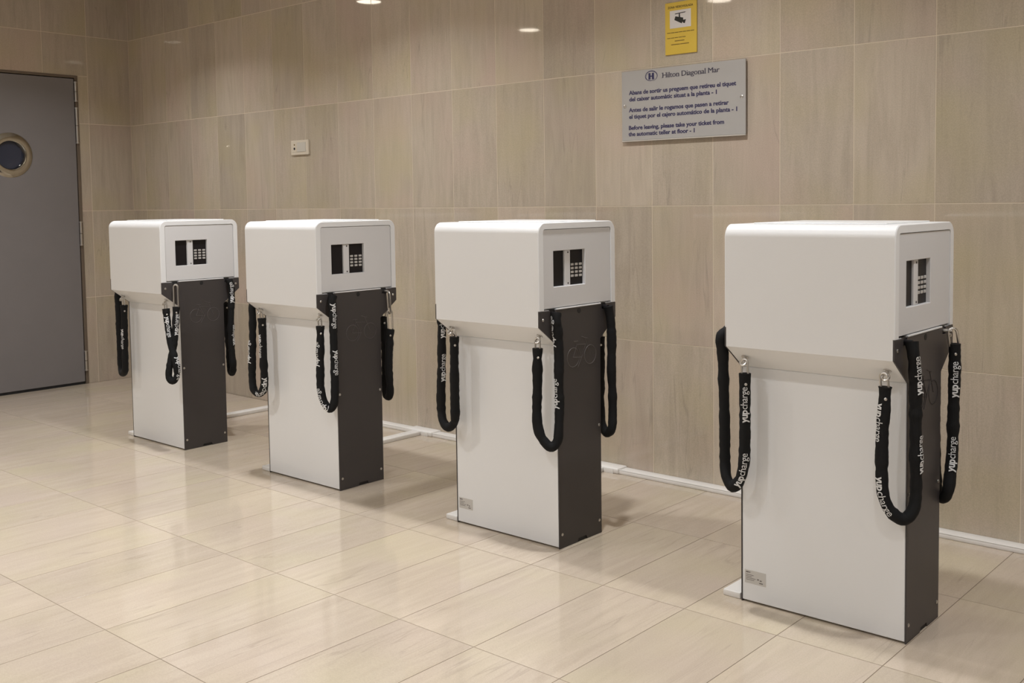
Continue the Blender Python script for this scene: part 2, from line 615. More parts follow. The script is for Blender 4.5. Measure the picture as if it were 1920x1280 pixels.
link('door_leaf', to_mesh(bm, 'door_leaf'), 'door', door)
bm = bmesh.new()
prof = [(0.0885, -0.03), (0.0885, 0.004), (0.094, 0.013), (0.104, 0.0165), (0.122, 0.0135), (0.140, 0.007), (0.147, 0.0005), (0.10, 0.0002)]
rings = []
for r, h in prof:
    rings.append([bm.verts.new((h, r * math.cos(2 * PI * k / 48), PZ + r * math.sin(2 * PI * k / 48))) for k in range(48)])
for a, b in zip(rings, rings[1:]):
    for k in range(48):
        bm.faces.new((a[k], a[(k + 1) % 48], b[(k + 1) % 48], b[k]))
link('porthole_ring', autosmooth(to_mesh(bm, 'porthole_ring')), 'chrome', door)
bm = bmesh.new()
lathe(bm, [(0.0885, -0.016), (0.0885, -0.022)], lambda x, y, h: (h, x, PZ + y), 40)
link('porthole_glass', to_mesh(bm, 'porthole_glass'), 'port_glass', door)
for z0, z1 in ((1.955, 2.075), (1.67, 1.90), (0.97, 1.12), (0.10, 0.225)):
    bm = bmesh.new()
    tube(bm, [(0.010, 0.449, z0), (0.010, 0.449, (z0 + z1) / 2 - 0.002)], 0.0085, 10)
    tube(bm, [(0.010, 0.449, (z0 + z1) / 2 + 0.002), (0.010, 0.449, z1)], 0.0085, 10)
    tube(bm, [(0.010, 0.449, z0 - 0.008), (0.010, 0.449, z0)], 0.011, 10)
    tube(bm, [(0.010, 0.449, z1), (0.010, 0.449, z1 + 0.008)], 0.011, 10)
    link('hinge', autosmooth(to_mesh(bm, 'hinge')), 'steel', door)
bm = bmesh.new()
bbox(bm, -0.07, -0.004, -0.441, 0.441, 0.0, 0.016)  # black box stands in for the shade in the gap under the leaf
link('door_gap_shade', to_mesh(bm, 'door_gap_shade'), 'black', door)

# ------------------------------------------------------------------ white trunking along the wall foot
tr = empty('cable_trunking', (1.9, -0.03, 0), 'long white plastic cable trunking along the foot of the tiled wall with side branches', 'trunking')
def tpart(name, x0, x1, y0, y1, z1, bev=0.003):
    bm = bmesh.new()
    bbox(bm, x0 - 1.9, x1 - 1.9, y0 + 0.03, y1 + 0.03, 0.0, z1, bev, 2)
    return link(name, autosmooth(to_mesh(bm, name), 50), 'trunking', tr)
tpart('wall_channel', 0.36, 7.0, -0.066, -0.0005, 0.018)
lipbm = bmesh.new()
bbox(lipbm, 0.42 - 1.9, 7.0 - 1.9, -0.0665 + 0.03, -0.0560 + 0.03, 0.0181, 0.0195, 0.0005)
link('channel_lip', to_mesh(lipbm, 'channel_lip'), 'trunking', tr)
for k, xf in enumerate((0.9405, 2.1502, 3.3583, 4.595)):
    xr_ = xf - 0.5091
    yn = (-1.0369, -1.0232, -1.0152, -1.027)[k]
    tpart('branch_channel', xr_ - 0.066, xr_ - 0.006, yn + 0.004, -0.074, 0.020)
    tpart('junction_cover', xr_ - 0.115, xr_ + 0.075, -0.074, -0.0005, 0.026, 0.006)
    tpart('coupler', xr_ - 0.004, xr_ + 0.050, -0.0765, -0.0745, 0.0215, 0.0005)

# ------------------------------------------------------------------ charging pedestals
HX, BW, HW = 0.2546, 0.1228, 0.2194
HT, ZD, ZS, ZB = 1.1528, 0.8512, 0.7946, 0.7236
PT = 0.004            # end plate thickness
RIM = 0.026           # visible rim of the hood round the end panel
RC = 0.036            # hood corner radius

def hood_profile(inset=0.0, z_low=None):
    """near low -> over the top -> far low, (y, z)"""
    h, t, r = HW - inset, HT - inset * 0.85, max(0.004, RC - inset)
    pts = []
    for k in range(9):
        a = PI - k * (PI / 2) / 8
        pts.append((-h + r + r * math.cos(a), t - r + r * math.sin(a)))
    for k in range(9):
        a = PI / 2 - k * (PI / 2) / 8
        pts.append((h - r + r * math.cos(a), t - r + r * math.sin(a)))
    return pts

def make_hood():
    bm = bmesh.new()
    out = [(-BW, ZB), (-HW, ZS)] + hood_profile() + [(HW, ZS), (BW, ZB)]
    x = HX - 0.016
    prism(bm, out, 0, -x, x)
    low = [(-BW, ZB), (-HW, ZS), (-HW, ZD), (HW, ZD), (HW, ZS), (BW, ZB)]
    e = HX - PT - 0.0012
    prism(bm, low, 0, x, e)
    prism(bm, low, 0, -e, -x)
    # rim at both ends, open below where the dark plate stands
    for s in (-1, 1):
        o = [(-HW, ZD)] + hood_profile() + [(HW, ZD)]
        i = [(-HW + RIM, ZD)] + hood_profile(RIM) + [(HW - RIM, ZD)]
        R = []
        for prof, xx in ((o, s * x), (o, s * (HX - 0.0025)), ([(a * (1 - 0.0022 / HW), z - 0.0018 * (z > ZD)) for a, z in o], s * HX), (i, s * HX), (i, s * x)):
            R.append([bm.verts.new((xx, a, z)) for a, z in prof])
        n = len(o)
        for a, b in zip(R, R[1:]):
            for k in range(n - 1):
                bm.faces.new((a[k], a[k + 1], b[k + 1], b[k]))
        for k in (0, n - 1):
            bm.faces.new([r[k] for r in R])
    return autosmooth(to_mesh(bm, 'hood'), 30)

def make_body():
    bm = bmesh.new()
    bbox(bm, -HX + PT + 0.0005, HX - PT - 0.0005, -BW, BW, 0.006, ZB - 0.0005, 0.0015)
    return to_mesh(bm, 'body')

def make_plate():
    """dark end plate following the hood's outline; front face at x = HX (local to the front end)"""
    bm = bmesh.new()
    z1 = ZD - 0.002
    pts = [(-BW, 0.0), (-0.022, 0.0), (-0.016, 0.014), (0.030, 0.014), (0.036, 0.0), (BW, 0.0), (BW, ZB), (HW, ZS), (HW, z1)]
    # the two lock slots are notches in the upper edge
    pts += [(0.160, z1), (0.160, z1 - 0.020), (0.133, z1 - 0.020), (0.133, z1)]
    pts += [(-0.133, z1), (-0.133, z1 - 0.020), (-0.160, z1 - 0.020), (-0.160, z1)]
    pts += [(-HW, z1), (-HW, ZS), (-BW, ZB)]
    prism(bm, pts, 0, HX - PT, HX)
    bmesh.ops.bevel(bm, geom=[e for e in bm.edges if e.calc_length() > 0.05 and abs(e.verts[0].co.x - HX) < 1e-5 and abs(e.verts[1].co.x - HX) < 1e-5], offset=0.0008, segments=1, affect='EDGES')
    return to_mesh(bm, 'end_plate')

def make_slot_shade():
    bm = bmesh.new()
    bbox(bm, HX - 0.0155, HX - PT - 0.0003, -0.0145, 0.0145, ZD - 0.024, ZD + 0.0010)  # black block behind the plate's notch, painting the shade inside the open slot
    return to_mesh(bm, 'slot_shade')

def make_notch_shade():
    bm = bmesh.new()
    bbox(bm, HX - PT - 0.0004, HX - PT + 0.0008, -0.0185, 0.0325, 0.0006, 0.0138)  # black block paints the notch's shade over the white body behind it
    return to_mesh(bm, 'notch_shade')

WY0, WY1, WZ0, WZ1 = -0.1365, 0.0405, 0.9295, 1.0545
def make_panel():
    """end panel with the keypad opening; recessed a little inside the rim"""
    bm = bmesh.new()
    xf, xb = HX - 0.0025, HX - 0.0155
    e = RIM + 0.0022
    y0, y1, z0, z1 = -HW + e, HW - e, ZD + 0.0060, HT - e * 0.85
    r = 0.008
    out = [(y0, z0), (y1, z0)]
    for k in range(4):
        a = k * (PI / 2) / 3
        out.append((y1 - r + r * math.cos(a), z1 - r + r * math.sin(a)))
    for k in range(4):
        a = PI / 2 + k * (PI / 2) / 3
        out.append((y0 + r + r * math.cos(a), z1 - r + r * math.sin(a)))
    o_f = [bm.verts.new((xf, a, b)) for a, b in out]
    o_b = [bm.verts.new((xb, a, b)) for a, b in out]
    n = len(out)
    for k in range(n):
        bm.faces.new((o_f[k], o_f[(k + 1) % n], o_b[(k + 1) % n], o_b[k]))
    inn = [(WY0, WZ0), (WY1, WZ0), (WY1, WZ1), (WY0, WZ1)]
    b_ = 0.0015
    W0 = [bm.verts.new((xf, a, b)) for a, b in ((WY0 - b_, WZ0 - b_), (WY1 + b_, WZ0 - b_), (WY1 + b_, WZ1 + b_), (WY0 - b_, WZ1 + b_))]
    W1 = [bm.verts.new((xf - b_, a, b)) for a, b in inn]
    W2 = [bm.verts.new((xb, a, b)) for a, b in inn]
    for A, B in ((W0, W1), (W1, W2)):
        for k in range(4):
            bm.faces.new((A[k], A[(k + 1) % 4], B[(k + 1) % 4], B[k]))
    # front face as four fans round the opening
    bm.faces.new([o_f[0], o_f[1], W0[1], W0[0]])
    bm.faces.new([o_f[1]] + o_f[2:6] + [W0[2], W0[1]])
    bm.faces.new([o_f[5], o_f[6], W0[3], W0[2]])
    bm.faces.new([o_f[6]] + o_f[7:10] + [o_f[0], W0[0], W0[3]])
    return to_mesh(bm, 'end_panel')

def make_lip():
    bm = bmesh.new()
    bbox(bm, HX - 0.015, HX + 0.0015, -0.128, 0.128, ZD - 0.0015, ZD + 0.0030, 0.0006)
    return to_mesh(bm, 'panel_lip')

def make_post():
    bm = bmesh.new()
    bbox(bm, HX - 0.0155, HX - 0.0085, -0.068, -0.037, WZ0 + 0.0004, WZ1 - 0.0004, 0.001)
    return to_mesh(bm, 'divider_post')

def make_post_screw():
    bm = bmesh.new()
    lathe(bm, [(0.0032, 0.0), (0.0032, 0.0012), (0.0012, 0.0016)], lambda x, y, h: (HX - 0.0085 + h, -0.050 + x, y), 10)
    return to_mesh(bm, 'post_screw')

def make_void():
    bm = bmesh.new()
    bbox(bm, HX - 0.0158, HX - 0.0150, WY0 + 0.0004, -0.069, WZ0 + 0.0004, WZ1 - 0.0004)
    return to_mesh(bm, 'reader_window')

def make_keypad():
    bm = bmesh.new()
    bbox(bm, HX - 0.0158, HX - 0.0148, -0.036, WY1 - 0.0004, WZ0 + 0.0004, WZ1 - 0.0004)
    return to_mesh(bm, 'keypad')

def make_cover():
    bm = bmesh.new()
    bbox(bm, -HX + 0.055, HX - 0.055, -HW + 0.075, HW - 0.045, HT - 0.0005, HT + 0.0032, 0.001)
    return to_mesh(bm, 'top_cover')

def make_button():
    bm = bmesh.new()
    bbox(bm, 0, 0.0035, -0.0078, 0.0078, -0.0043, 0.0043, 0.0014, 2)
    return to_mesh(bm, 'button')

def make_screw():
    bm = bmesh.new()
    lathe(bm, [(0.0055, 0.0), (0.0055, 0.0012), (0.004, 0.0024), (0.002, 0.0026)], lambda x, y, h: (h, x, y), 12)
    return to_mesh(bm, 'screw')

def make_lock_hole():
    bm = bmesh.new()
    lathe(bm, [(0.0095, 0.0), (0.0095, 0.0008), (0.007, 0.0010)], lambda x, y, h: (HX + h, x, 0.8365 + y), 16)
    return to_mesh(bm, 'lock_hole')

def make_bike():
    bm = bmesh.new()
    X = HX + 0.0003
    def ln(pts, closed=False):
        tube(bm, [(X, a, b) for a, b in pts], 0.0011, 5, closed, caps=not closed)
    for cy in (-0.036, 0.062):
        ln([(cy + 0.034 * math.cos(2 * PI * k / 28), 0.672 + 0.034 * math.sin(2 * PI * k / 28)) for k in range(28)], True)
    ln([(-0.036, 0.672), (-0.016, 0.716), (0.036, 0.712), (0.012, 0.668), (-0.036, 0.672)])
    ln([(0.012, 0.668), (-0.020, 0.727)])
    ln([(-0.032, 0.729), (-0.008, 0.727)])
    ln([(0.062, 0.672), (0.033, 0.735), (0.012, 0.742)])
    ln([(0.033, 0.735), (0.046, 0.733)])
    ln([(0.012, 0.668), (-0.010, 0.634)])
    return to_mesh(bm, 'bicycle_emblem')

def make_eyebolt():
    """origin where the stem leaves the sloping underside of the near side"""
    bm = bmesh.new()
    nrm = Vector((0, -(ZS - ZB), -(HW - BW))).normalized()
    tube(bm, [nrm * -0.002, nrm * 0.012], 0.0055, 10)
    tube(bm, [nrm * -0.0005, nrm * 0.003], 0.011, 14)
    c = nrm * 0.020
    ring = []
    for k in range(20):
        a = 2 * PI * k / 20
        ring.append(c + nrm * 0.0095 * math.cos(a) + Vector((1, 0, 0)) * 0.0095 * math.sin(a))
    tube(bm, ring, 0.0036, 8, True)
    return autosmooth(to_mesh(bm, 'eye_bolt'))

ME = {'hood': make_hood(), 'body': make_body(), 'end_plate': make_plate(), 'slot_shade': make_slot_shade(), 'end_panel': make_panel(),
      'panel_lip': make_lip(), 'divider_post': make_post(), 'post_screw': make_post_screw(), 'top_cover': make_cover(), 'notch_shade': make_notch_shade(), 'reader_window': make_void(),
      'keypad': make_keypad(), 'button': make_button(), 'screw': make_screw(), 'lock_hole': make_lock_hole(),
      'bicycle_emblem': make_bike(), 'eye_bolt': make_eyebolt()}
bike_dark = ME['bicycle_emblem'].copy()
for k, mt in dict(hood='white', body='white', end_plate='anthracite', slot_shade='black', end_panel='panel_white', panel_lip='white', divider_post='panel_white',
                  post_screw='screw_dark', top_cover='white', notch_shade='black', reader_window='gloss_black', keypad='gloss_black', button='button', screw='steel', lock_hole='black',
                  bicycle_emblem='etch', eye_bolt='steel').items():
    ME[k].materials.append(M[mt])
bike_dark.materials.append(M['etch_dark'])

POS = [(0.9405, -1.0369), (2.1502, -1.0232), (3.3583, -1.0152), (4.595, -1.027)]
NAMES = ['white and anthracite charging pedestal nearest the grey door, farthest back in the row',
         'white and anthracite charging pedestal second from the door, second in the row',
         'white and anthracite charging pedestal with sticker, standing left of and behind the front one',
         'white and anthracite charging pedestal nearest the viewer, large at the right under bare wall']
SLOPE = lambda y: ZB + (abs(y) - BW) / (HW - BW) * (ZS - ZB)
STATIONS = []
for ci, (xf, yn) in enumerate(POS):
    root = empty('charging_station', (xf - 0.5091 / 2, yn + 0.2456 / 2, 0), NAMES[ci], 'charging station', 'row of charging pedestals along the tiled wall')
    STATIONS.append(root)
    body = link('body', ME['body'], None, root)
    link('hood', ME['hood'], None, root)
    link('top_cover', ME['top_cover'], None, root)
    for rz in (0, PI):
        def put(name, parent=root, loc=(0, 0, 0)):
            o = link(name, ME[name] if name in ME else None, None, parent, loc)
            if parent is root:
                o.rotation_euler = (0, 0, rz)
            return o
        plate = put('end_plate')
        tag(plate, 'anthracite end plate')
        panel = put('end_panel')
        put('panel_lip')
        link('lock_hole', ME['lock_hole'], None, plate)
        link('notch_shade', ME['notch_shade'], None, plate)
        for y in (-0.1465, 0.1465):
            link('slot_shade', ME['slot_shade'], None, plate, (0, y, 0))
        link('bicycle_emblem', bike_dark if ci == 3 else ME['bicycle_emblem'], None, plate)
        for (sy, sz) in ((-0.108, 0.05), (0.108, 0.05), (-0.112, 0.415), (0.112, 0.405), (-0.199, 0.820), (0.199, 0.820)):
            link('screw', ME['screw'], None, plate, (HX, sy, sz))
        for n in ('divider_post', 'reader_window', 'keypad'):
            link(n, ME[n], None, panel)
        for z in (WZ1 - 0.008, WZ0 + 0.008):
            link('post_screw', ME['post_screw'], None, panel, (0, 0, z))
        for r in range(4):
            for c in range(3):
                link('button', ME['button'], None, panel, (HX - 0.0150, -0.0205 + 0.0235 * c, 1.0020 - 0.0135 * r))
    for sx in (-0.212, 0.217):
        for s in (1, -1):
            o = link('eye_bolt', ME['eye_bolt'], None, root, (sx * s, -0.174 * s, SLOPE(0.174)))
            o.rotation_euler = (0, 0, 0 if s == 1 else PI)
    if ci >= 2:       # rating label low on the near side
        bm = bmesh.new()
        bbox(bm, -0.242, -0.171, -BW - 0.0006, -BW + 0.0002, 0.060, 0.101)
        lab = link('rating_label', to_mesh(bm, 'rating_label'), 'label', root)
        tag(lab, 'small grey rating label with tiny dark print')
        bm = bmesh.new()
        def strip(x0, x1, z0, z1):
            bbox(bm, x0, x1, -BW - 0.0009, -BW - 0.0006, z0, z1)
        strip(-0.238, -0.228, 0.0925, 0.0965)
        strip(-0.2265, -0.2235, 0.0925, 0.0965)
        for r, (a, b) in enumerate(((0.026, 0.03), (0.020, 0.03), (0.033, 0.0), (0.028, 0.0))):
            strip(-0.238, -0.238 + a, 0.0855 - r * 0.005, 0.0870 - r * 0.005)
        for (a, b) in ((-0.200, 0.075), (-0.191, 0.073)):
            strip(a, a + 0.006, b, b + 0.0035)
        strip(-0.193, -0.181, 0.0655, 0.0685)
        link('label_print', to_mesh(bm, 'label_print'), 'label_ink', lab)

# ------------------------------------------------------------------ lock chains in their printed sleeves
CHAINS = {
 '4A': ([-0.207, -0.185, 0.751], [6, 3, 6], [[-0.205, -0.188, 0.714], [-0.205, -0.188, 0.661], [-0.205, -0.188, 0.598], [-0.205, -0.188, 0.535], [-0.206, -0.188, 0.492], [-0.209, -0.188, 0.441], [-0.225, -0.184, 0.391], [-0.248, -0.185, 0.369], [-0.271, -0.181, 0.391], [-0.284, -0.168, 0.434], [-0.284, -0.169, 0.521], [-0.284, -0.172, 0.607], [-0.284, -0.176, 0.694], [-0.284, -0.179, 0.759], [-0.284, -0.186, 0.815]]),
 '4B': ([0.212, -0.185, 0.752], [5, 4, 7], [[0.217, -0.188, 0.719], [0.215, -0.188, 0.665], [0.211, -0.188, 0.61], [0.209, -0.188, 0.537], [0.21, -0.188, 0.469], [0.215, -0.186, 0.419], [0.231, -0.174, 0.378], [0.257, -0.153, 0.358], [0.276, -0.133, 0.386], [0.279, -0.125, 0.444], [0.279, -0.131, 0.537], [0.279, -0.133, 0.628], [0.279, -0.135, 0.696], [0.279, -0.143, 0.764], [0.279, -0.153, 0.806], [0.279, -0.197, 0.838]]),
 '4C': (None, [3, 2, 7], [[0.214, 0.188, 0.673], [0.215, 0.188, 0.545], [0.218, 0.188, 0.417], [0.234, 0.16, 0.37], [0.258, 0.141, 0.35], [0.279, 0.123, 0.38], [0.279, 0.138, 0.421], [0.279, 0.154, 0.481], [0.279, 0.158, 0.569], [0.279, 0.162, 0.651], [0.279, 0.166, 0.723], [0.279, 0.164, 0.801]]),
 '3A': ([-0.194, -0.185, 0.754], [5, 3, 6], [[-0.188, -0.188, 0.729], [-0.19, -0.188, 0.652], [-0.191, -0.188, 0.565], [-0.191, -0.188, 0.477], [-0.191, -0.188, 0.433], [-0.207, -0.179, 0.4], [-0.236, -0.181, 0.381], [-0.265, -0.179, 0.4], [-0.285, -0.168, 0.44], [-0.285, -0.168, 0.507], [-0.285, -0.163, 0.596], [-0.285, -0.16, 0.685], [-0.285, -0.158, 0.752], [-0.285, -0.161, 0.779]]),
 '3B': ([0.219, -0.185, 0.751], [5, 3, 7], [[0.219, -0.188, 0.719], [0.217, -0.188, 0.668], [0.216, -0.188, 0.586], [0.212, -0.188, 0.504], [0.215, -0.188, 0.447], [0.228, -0.183, 0.407], [0.254, -0.167, 0.375], [0.274, -0.153, 0.395], [0.278, -0.149, 0.444], [0.278, -0.144, 0.525], [0.278, -0.146, 0.607], [0.278, -0.144, 0.688], [0.278, -0.148, 0.77], [0.278, -0.155, 0.815], [0.278, -0.178, 0.843]]),
 '3C': (None, [3, 2, 7], [[0.207, 0.187, 0.7], [0.205, 0.187, 0.58], [0.204, 0.187, 0.458], [0.224, 0.17, 0.393], [0.252, 0.163, 0.364], [0.278, 0.158, 0.387], [0.278, 0.164, 0.433], [0.278, 0.164, 0.52], [0.278, 0.159, 0.608], [0.278, 0.162, 0.694], [0.278, 0.158, 0.781], [0.278, 0.148, 0.842]]),
 '2A': ([-0.194, -0.185, 0.744], [6, 3, 5], [[-0.187, -0.188, 0.722], [-0.185, -0.188, 0.677], [-0.183, -0.188, 0.61], [-0.184, -0.188, 0.542], [-0.181, -0.188, 0.475], [-0.182, -0.188, 0.425], [-0.203, -0.185, 0.39], [-0.233, -0.189, 0.376], [-0.263, -0.19, 0.394], [-0.285, -0.181, 0.441], [-0.285, -0.178, 0.532], [-0.285, -0.173, 0.623], [-0.285, -0.17, 0.714], [-0.285, -0.171, 0.764]]),
 '2B': ([0.226, -0.185, 0.746], [5, 3, 7], [[0.231, -0.188, 0.715], [0.23, -0.188, 0.664], [0.226, -0.188, 0.579], [0.223, -0.188, 0.493], [0.224, -0.188, 0.447], [0.237, -0.184, 0.396], [0.259, -0.172, 0.364], [0.275, -0.16, 0.388], [0.278, -0.156, 0.452], [0.278, -0.156, 0.537], [0.278, -0.156, 0.622], [0.278, -0.157, 0.706], [0.278, -0.157, 0.77], [0.278, -0.16, 0.816], [0.278, -0.171, 0.84]]),
 '2C': (None, [5, 3, 5], [[0.203, 0.187, 0.707], [0.207, 0.187, 0.644], [0.207, 0.187, 0.576], [0.206, 0.187, 0.485], [0.204, 0.187, 0.417], [0.224, 0.175, 0.371], [0.246, 0.168, 0.363], [0.265, 0.16, 0.382], [0.278, 0.15, 0.43], [0.278, 0.145, 0.498], [0.278, 0.148, 0.564], [0.278, 0.154, 0.63], [0.278, 0.161, 0.67]]),
 '1A': ([-0.195, -0.185, 0.746], [4, 3, 5], [[-0.182, -0.188, 0.715], [-0.185, -0.188, 0.571], [-0.189, -0.188, 0.45], [-0.191, -0.188, 0.387], [-0.213, -0.183, 0.358], [-0.237, -0.178, 0.35], [-0.262, -0.172, 0.354], [-0.285, -0.163, 0.39], [-0.285, -0.164, 0.488], [-0.285, -0.164, 0.61], [-0.285, -0.165, 0.732], [-0.285, -0.167, 0.761]]),
 '1B': ([0.227, -0.185, 0.745], [5, 4, 5], [[0.234, -0.188, 0.72], [0.241, -0.188, 0.67], [0.254, -0.188, 0.603], [0.275, -0.188, 0.536], [0.299, -0.188, 0.479], [0.309, -0.183, 0.425], [0.308, -0.187, 0.384], [0.293, -0.2, 0.366], [0.279, -0.21, 0.385], [0.278, -0.207, 0.425], [0.278, -0.192, 0.482], [0.278, -0.175, 0.558], [0.278, -0.164, 0.648], [0.278, -0.158, 0.729]]),
 '1C': (None, [4, 3, 8], [[0.179, 0.188, 0.704], [0.183, 0.188, 0.583], [0.191, 0.188, 0.462], [0.195, 0.188, 0.385], [0.216, 0.177, 0.359], [0.239, 0.17, 0.352], [0.261, 0.163, 0.365], [0.278, 0.154, 0.402], [0.278, 0.15, 0.45], [0.278, 0.147, 0.522], [0.278, 0.148, 0.594], [0.278, 0.151, 0.665], [0.278, 0.156, 0.731], [0.278, 0.158, 0.793], [0.278, 0.152, 0.826]]),
}

# prints: (where, height or fraction, turn in degrees towards the right)
PRINTS = {
 '4A': (-1, [('1', .622, 0), ('1', .430, 5)]),
 '4B': (1, [('1', .625, -42), ('1', .425, -25), ('2', .535, 55), ('2', .755, 38)]),
 '4C': (1, [('2', .700, 8), ('2', .478, 5)]),
 '3A': (1, [('2', .600, 22), ('2', .765, 12), ('1', .50, 150)]),
 '3B': (1, [('2', .560, -45), ('2', .775, -72)]),
 '3C': (1, [('1', .600, -60)]),
 '2A': (1, [('1', .600, -50), ('2', .560, -62), ('1', .405, 10)]),
 '2B': (-1, [('1', .595, -52), ('2', .560, 28), ('2', .760, 20), ('1', .40, -40)]),
 '2C': (-1, [('2', .57, 120)]),
 '1A': (1, [('1', .540, -45)]),
 '1B': (1, [('1', .625, 0), ('2', .640, 18), ('1', .43, 40)]),
 '1C': (1, [('2', .775, 5), ('2', .560, 48)]),
}
LAB = {
 '4A': 'black sleeved lock chain looped round the back corner of the nearest pedestal',
 '4B': 'black sleeved lock chain looped across the front corner of the nearest pedestal',
 '4C': 'black sleeved lock chain hanging by steel shackle, right side of nearest pedestal',
 '3A': 'black sleeved lock chain round the back corner of the third pedestal from the door',
 '3B': 'black sleeved lock chain looped over the front corner of the third pedestal from the door',
 '3C': 'black sleeved lock chain on the far wall side of the third pedestal from the door',
 '2A': 'black sleeved lock chain round the back corner of the second pedestal from the door',
 '2B': 'black sleeved lock chain over the front corner of the second pedestal from the door',
 '2C': 'black sleeved lock chain with long steel links, wall side of second pedestal from the door',
 '1A': 'black sleeved lock chain at the back corner of the pedestal nearest the door',
 '1B': 'twisted, crossing black lock chain with steel link on the pedestal nearest the door',
 '1C': 'black sleeved lock chain on the wall side of the pedestal nearest the door',
}
YUP = text_mesh('yup', 0.0265, 0.030, 0.95, xscale=1.0, max_edge=0.004)
CHG = text_mesh('charge', 0.0265, 0.0, 0.95, xscale=1.0, max_edge=0.004)
YW = YUP[2] + 0.0012
TOTAL = YW + CHG[2]

def link_mesh(bm, P, Q, width, wire, side):
    """long steel link (stadium) from P to Q"""
    P, Q = Vector(P), Vector(Q)
    d = (Q - P).normalized()
    s = (side - d * side.dot(d)).normalized()
    r = width / 2
    pts = []
    for k in range(9):
        a = PI * k / 8
        pts.append(Q - d * r + s * r * math.cos(a) + d * r * math.sin(a))
    for k in range(9):
        a = PI + PI * k / 8
        pts.append(P + d * r + s * r * math.cos(a) + d * r * math.sin(a))
    tube(bm, pts, wire, 8, True)

for key, (hook, cnt, pts) in CHAINS.items():
    ci = int(key[0]) - 1
    typ = key[1]
    base = STATIONS[ci].location
    pts = [list(p) for p in pts]
    # the sleeve's slot end
    end_slot = Vector((HX + 0.004, -0.1465 if typ == 'B' else 0.1465, ZD - 0.012)) if typ != 'A' else Vector((-HX - 0.004, -0.1465, ZD - 0.012))
    long_end = key in ('4C', '2C', '1B')
    if typ == 'A':
        z = pts[-1][2]
        if z < 0.80:
            pts.append([-HX - 0.030, -0.158, 0.812])
        pts.append([-HX - 0.022, -0.150, 0.838])
    elif not long_end:
        if pts[-1][2] > 0.83:
            pts[-1] = [HX + 0.018, end_slot.y * 1.02, 0.840]
        else:
            pts.append([HX + 0.018, end_slot.y * 1.02, 0.840])
    if typ == 'C':
        hook = [pts[0][0], 0.185, 0.751]
        pts[0][2] = min(pts[0][2], 0.72)
        if pts[0][2] < 0.715:
            pts.insert(0, [pts[0][0], 0.188, 0.720])
            cnt = [cnt[0] + 1, cnt[1], cnt[2]]
    P = catmull(pts)
    S = [0.0]
    for a, b in zip(P, P[1:]):
        S.append(S[-1] + (b - a).length)
    total = S[-1]
    root = empty('lock_chain', base, LAB[key], 'lock chain', 'lock chains in printed black sleeves')
    ph = rnd.uniform(0, 100)
    R0 = 0.0168
    def rad(s):
        e = min(s, total - s)
        flare = 1.0 if e > 0.02 else 1.0 + 0.10 * (1 - e / 0.02)
        return R0 * flare * (1.0 + 0.16 * noise.noise((s * 26 + ph, 0.3, 0)) + 0.11 * noise.noise((s * 75 + ph, 7.3, 0)))
    bm = bmesh.new()
    tube(bm, P, lambda i: rad(S[i]), 14)
    for v in bm.verts:
        v.co += v.normal * 0.0028 * noise.noise(v.co * 48 + Vector((ph, 0, 0)))
    link('sleeve', autosmooth(to_mesh(bm, 'sleeve'), 60), 'sleeve', root)

    def at(s):
        s = min(max(s, 0.0), total)
        lo, hi = 0, len(S) - 1
        while hi - lo > 1:
            mid = (lo + hi) // 2
            if S[mid] <= s:
                lo = mid
            else:
                hi = mid
        t = (s - S[lo]) / max(1e-9, S[hi] - S[lo])
        k0, k1 = max(0, lo - 1), min(len(P) - 1, hi + 1)
        return P[lo].lerp(P[hi], t), (P[k1] - P[k0]).normalized()
    def normal_at(s, phi):
        c, T = at(s)
        n0 = (CAM - (base + c))
        n0 = (n0 - T * n0.dot(T)).normalized()
        sd = T.cross(n0)
        if sd.dot(r2) < 0:
            sd = -sd
        return c, T, n0 * math.cos(phi) + sd * math.sin(phi)
    # printing
    i_bot = min(range(len(P)), key=lambda i: P[i].z)
    sign, prints = PRINTS[key]
    for leg, z, phi in prints:
        bm = bmesh.new()
        rng = range(0, i_bot) if leg == '1' else range(i_bot, len(P))
        ic = min(rng, key=lambda i: abs(P[i].z - z))
        sc = S[ic]
        for (V, Fc, wd), x_off in ((YUP, 0.0), (CHG, YW)):
            def fn(x, y):
                s = sc + sign * (x + x_off - TOTAL / 2)
                c, T, n = normal_at(s, math.radians(phi))
                u = T * sign
                v = n.cross(u)
                r = rad(min(max(s, 0), total)) + 0.0026
                a = (y - 0.0065) / R0
                return c + (n * math.cos(a) + v * math.sin(a)) * r
            s_a, s_b = sc - TOTAL / 2, sc + TOTAL / 2
            if s_a < 0.004 or s_b > total - 0.004:
                # the print runs off the sleeve's end: keep what is on it
                keep = [f for f in Fc if all(0.004 < sc + sign * (V[i][0] + x_off - TOTAL / 2) < total - 0.004 for i in f)]
                add_flat(bm, V, keep, fn)
            else:
                add_flat(bm, V, Fc, fn)
        link('lettering', to_mesh(bm, 'lettering'), 'print', root)
    # rivets
    bm = bmesh.new()
    for s in ((0.030,) if not long_end else (0.030, total - 0.028)):
        c, T, n = normal_at(s, 0.15)
        q = n.to_track_quat('Z', 'Y')
        o_ = c + n * (rad(s) - 0.0006)
        lathe(bm, [(0.0042, 0.0), (0.0042, 0.0018), (0.0022, 0.0030)], lambda x, y, h: o_ + q @ Vector((x, y, h)), 12)
    link('rivet', to_mesh(bm, 'rivet'), 'steel', root)
    # steel at the hook end
    bm = bmesh.new()
    h = Vector(hook)
    sgn = -1 if typ != 'C' else 1
    h = Vector((hook[0], sgn * 0.187, 0.752))
    link_mesh(bm, P[0] + Vector((0, 0, -0.012)), h + Vector((0, 0, 0.004)), 0.021, 0.0032, Vector((1, 0, 0)))
    link('shackle', autosmooth(to_mesh(bm, 'shackle')), 'steel', root)
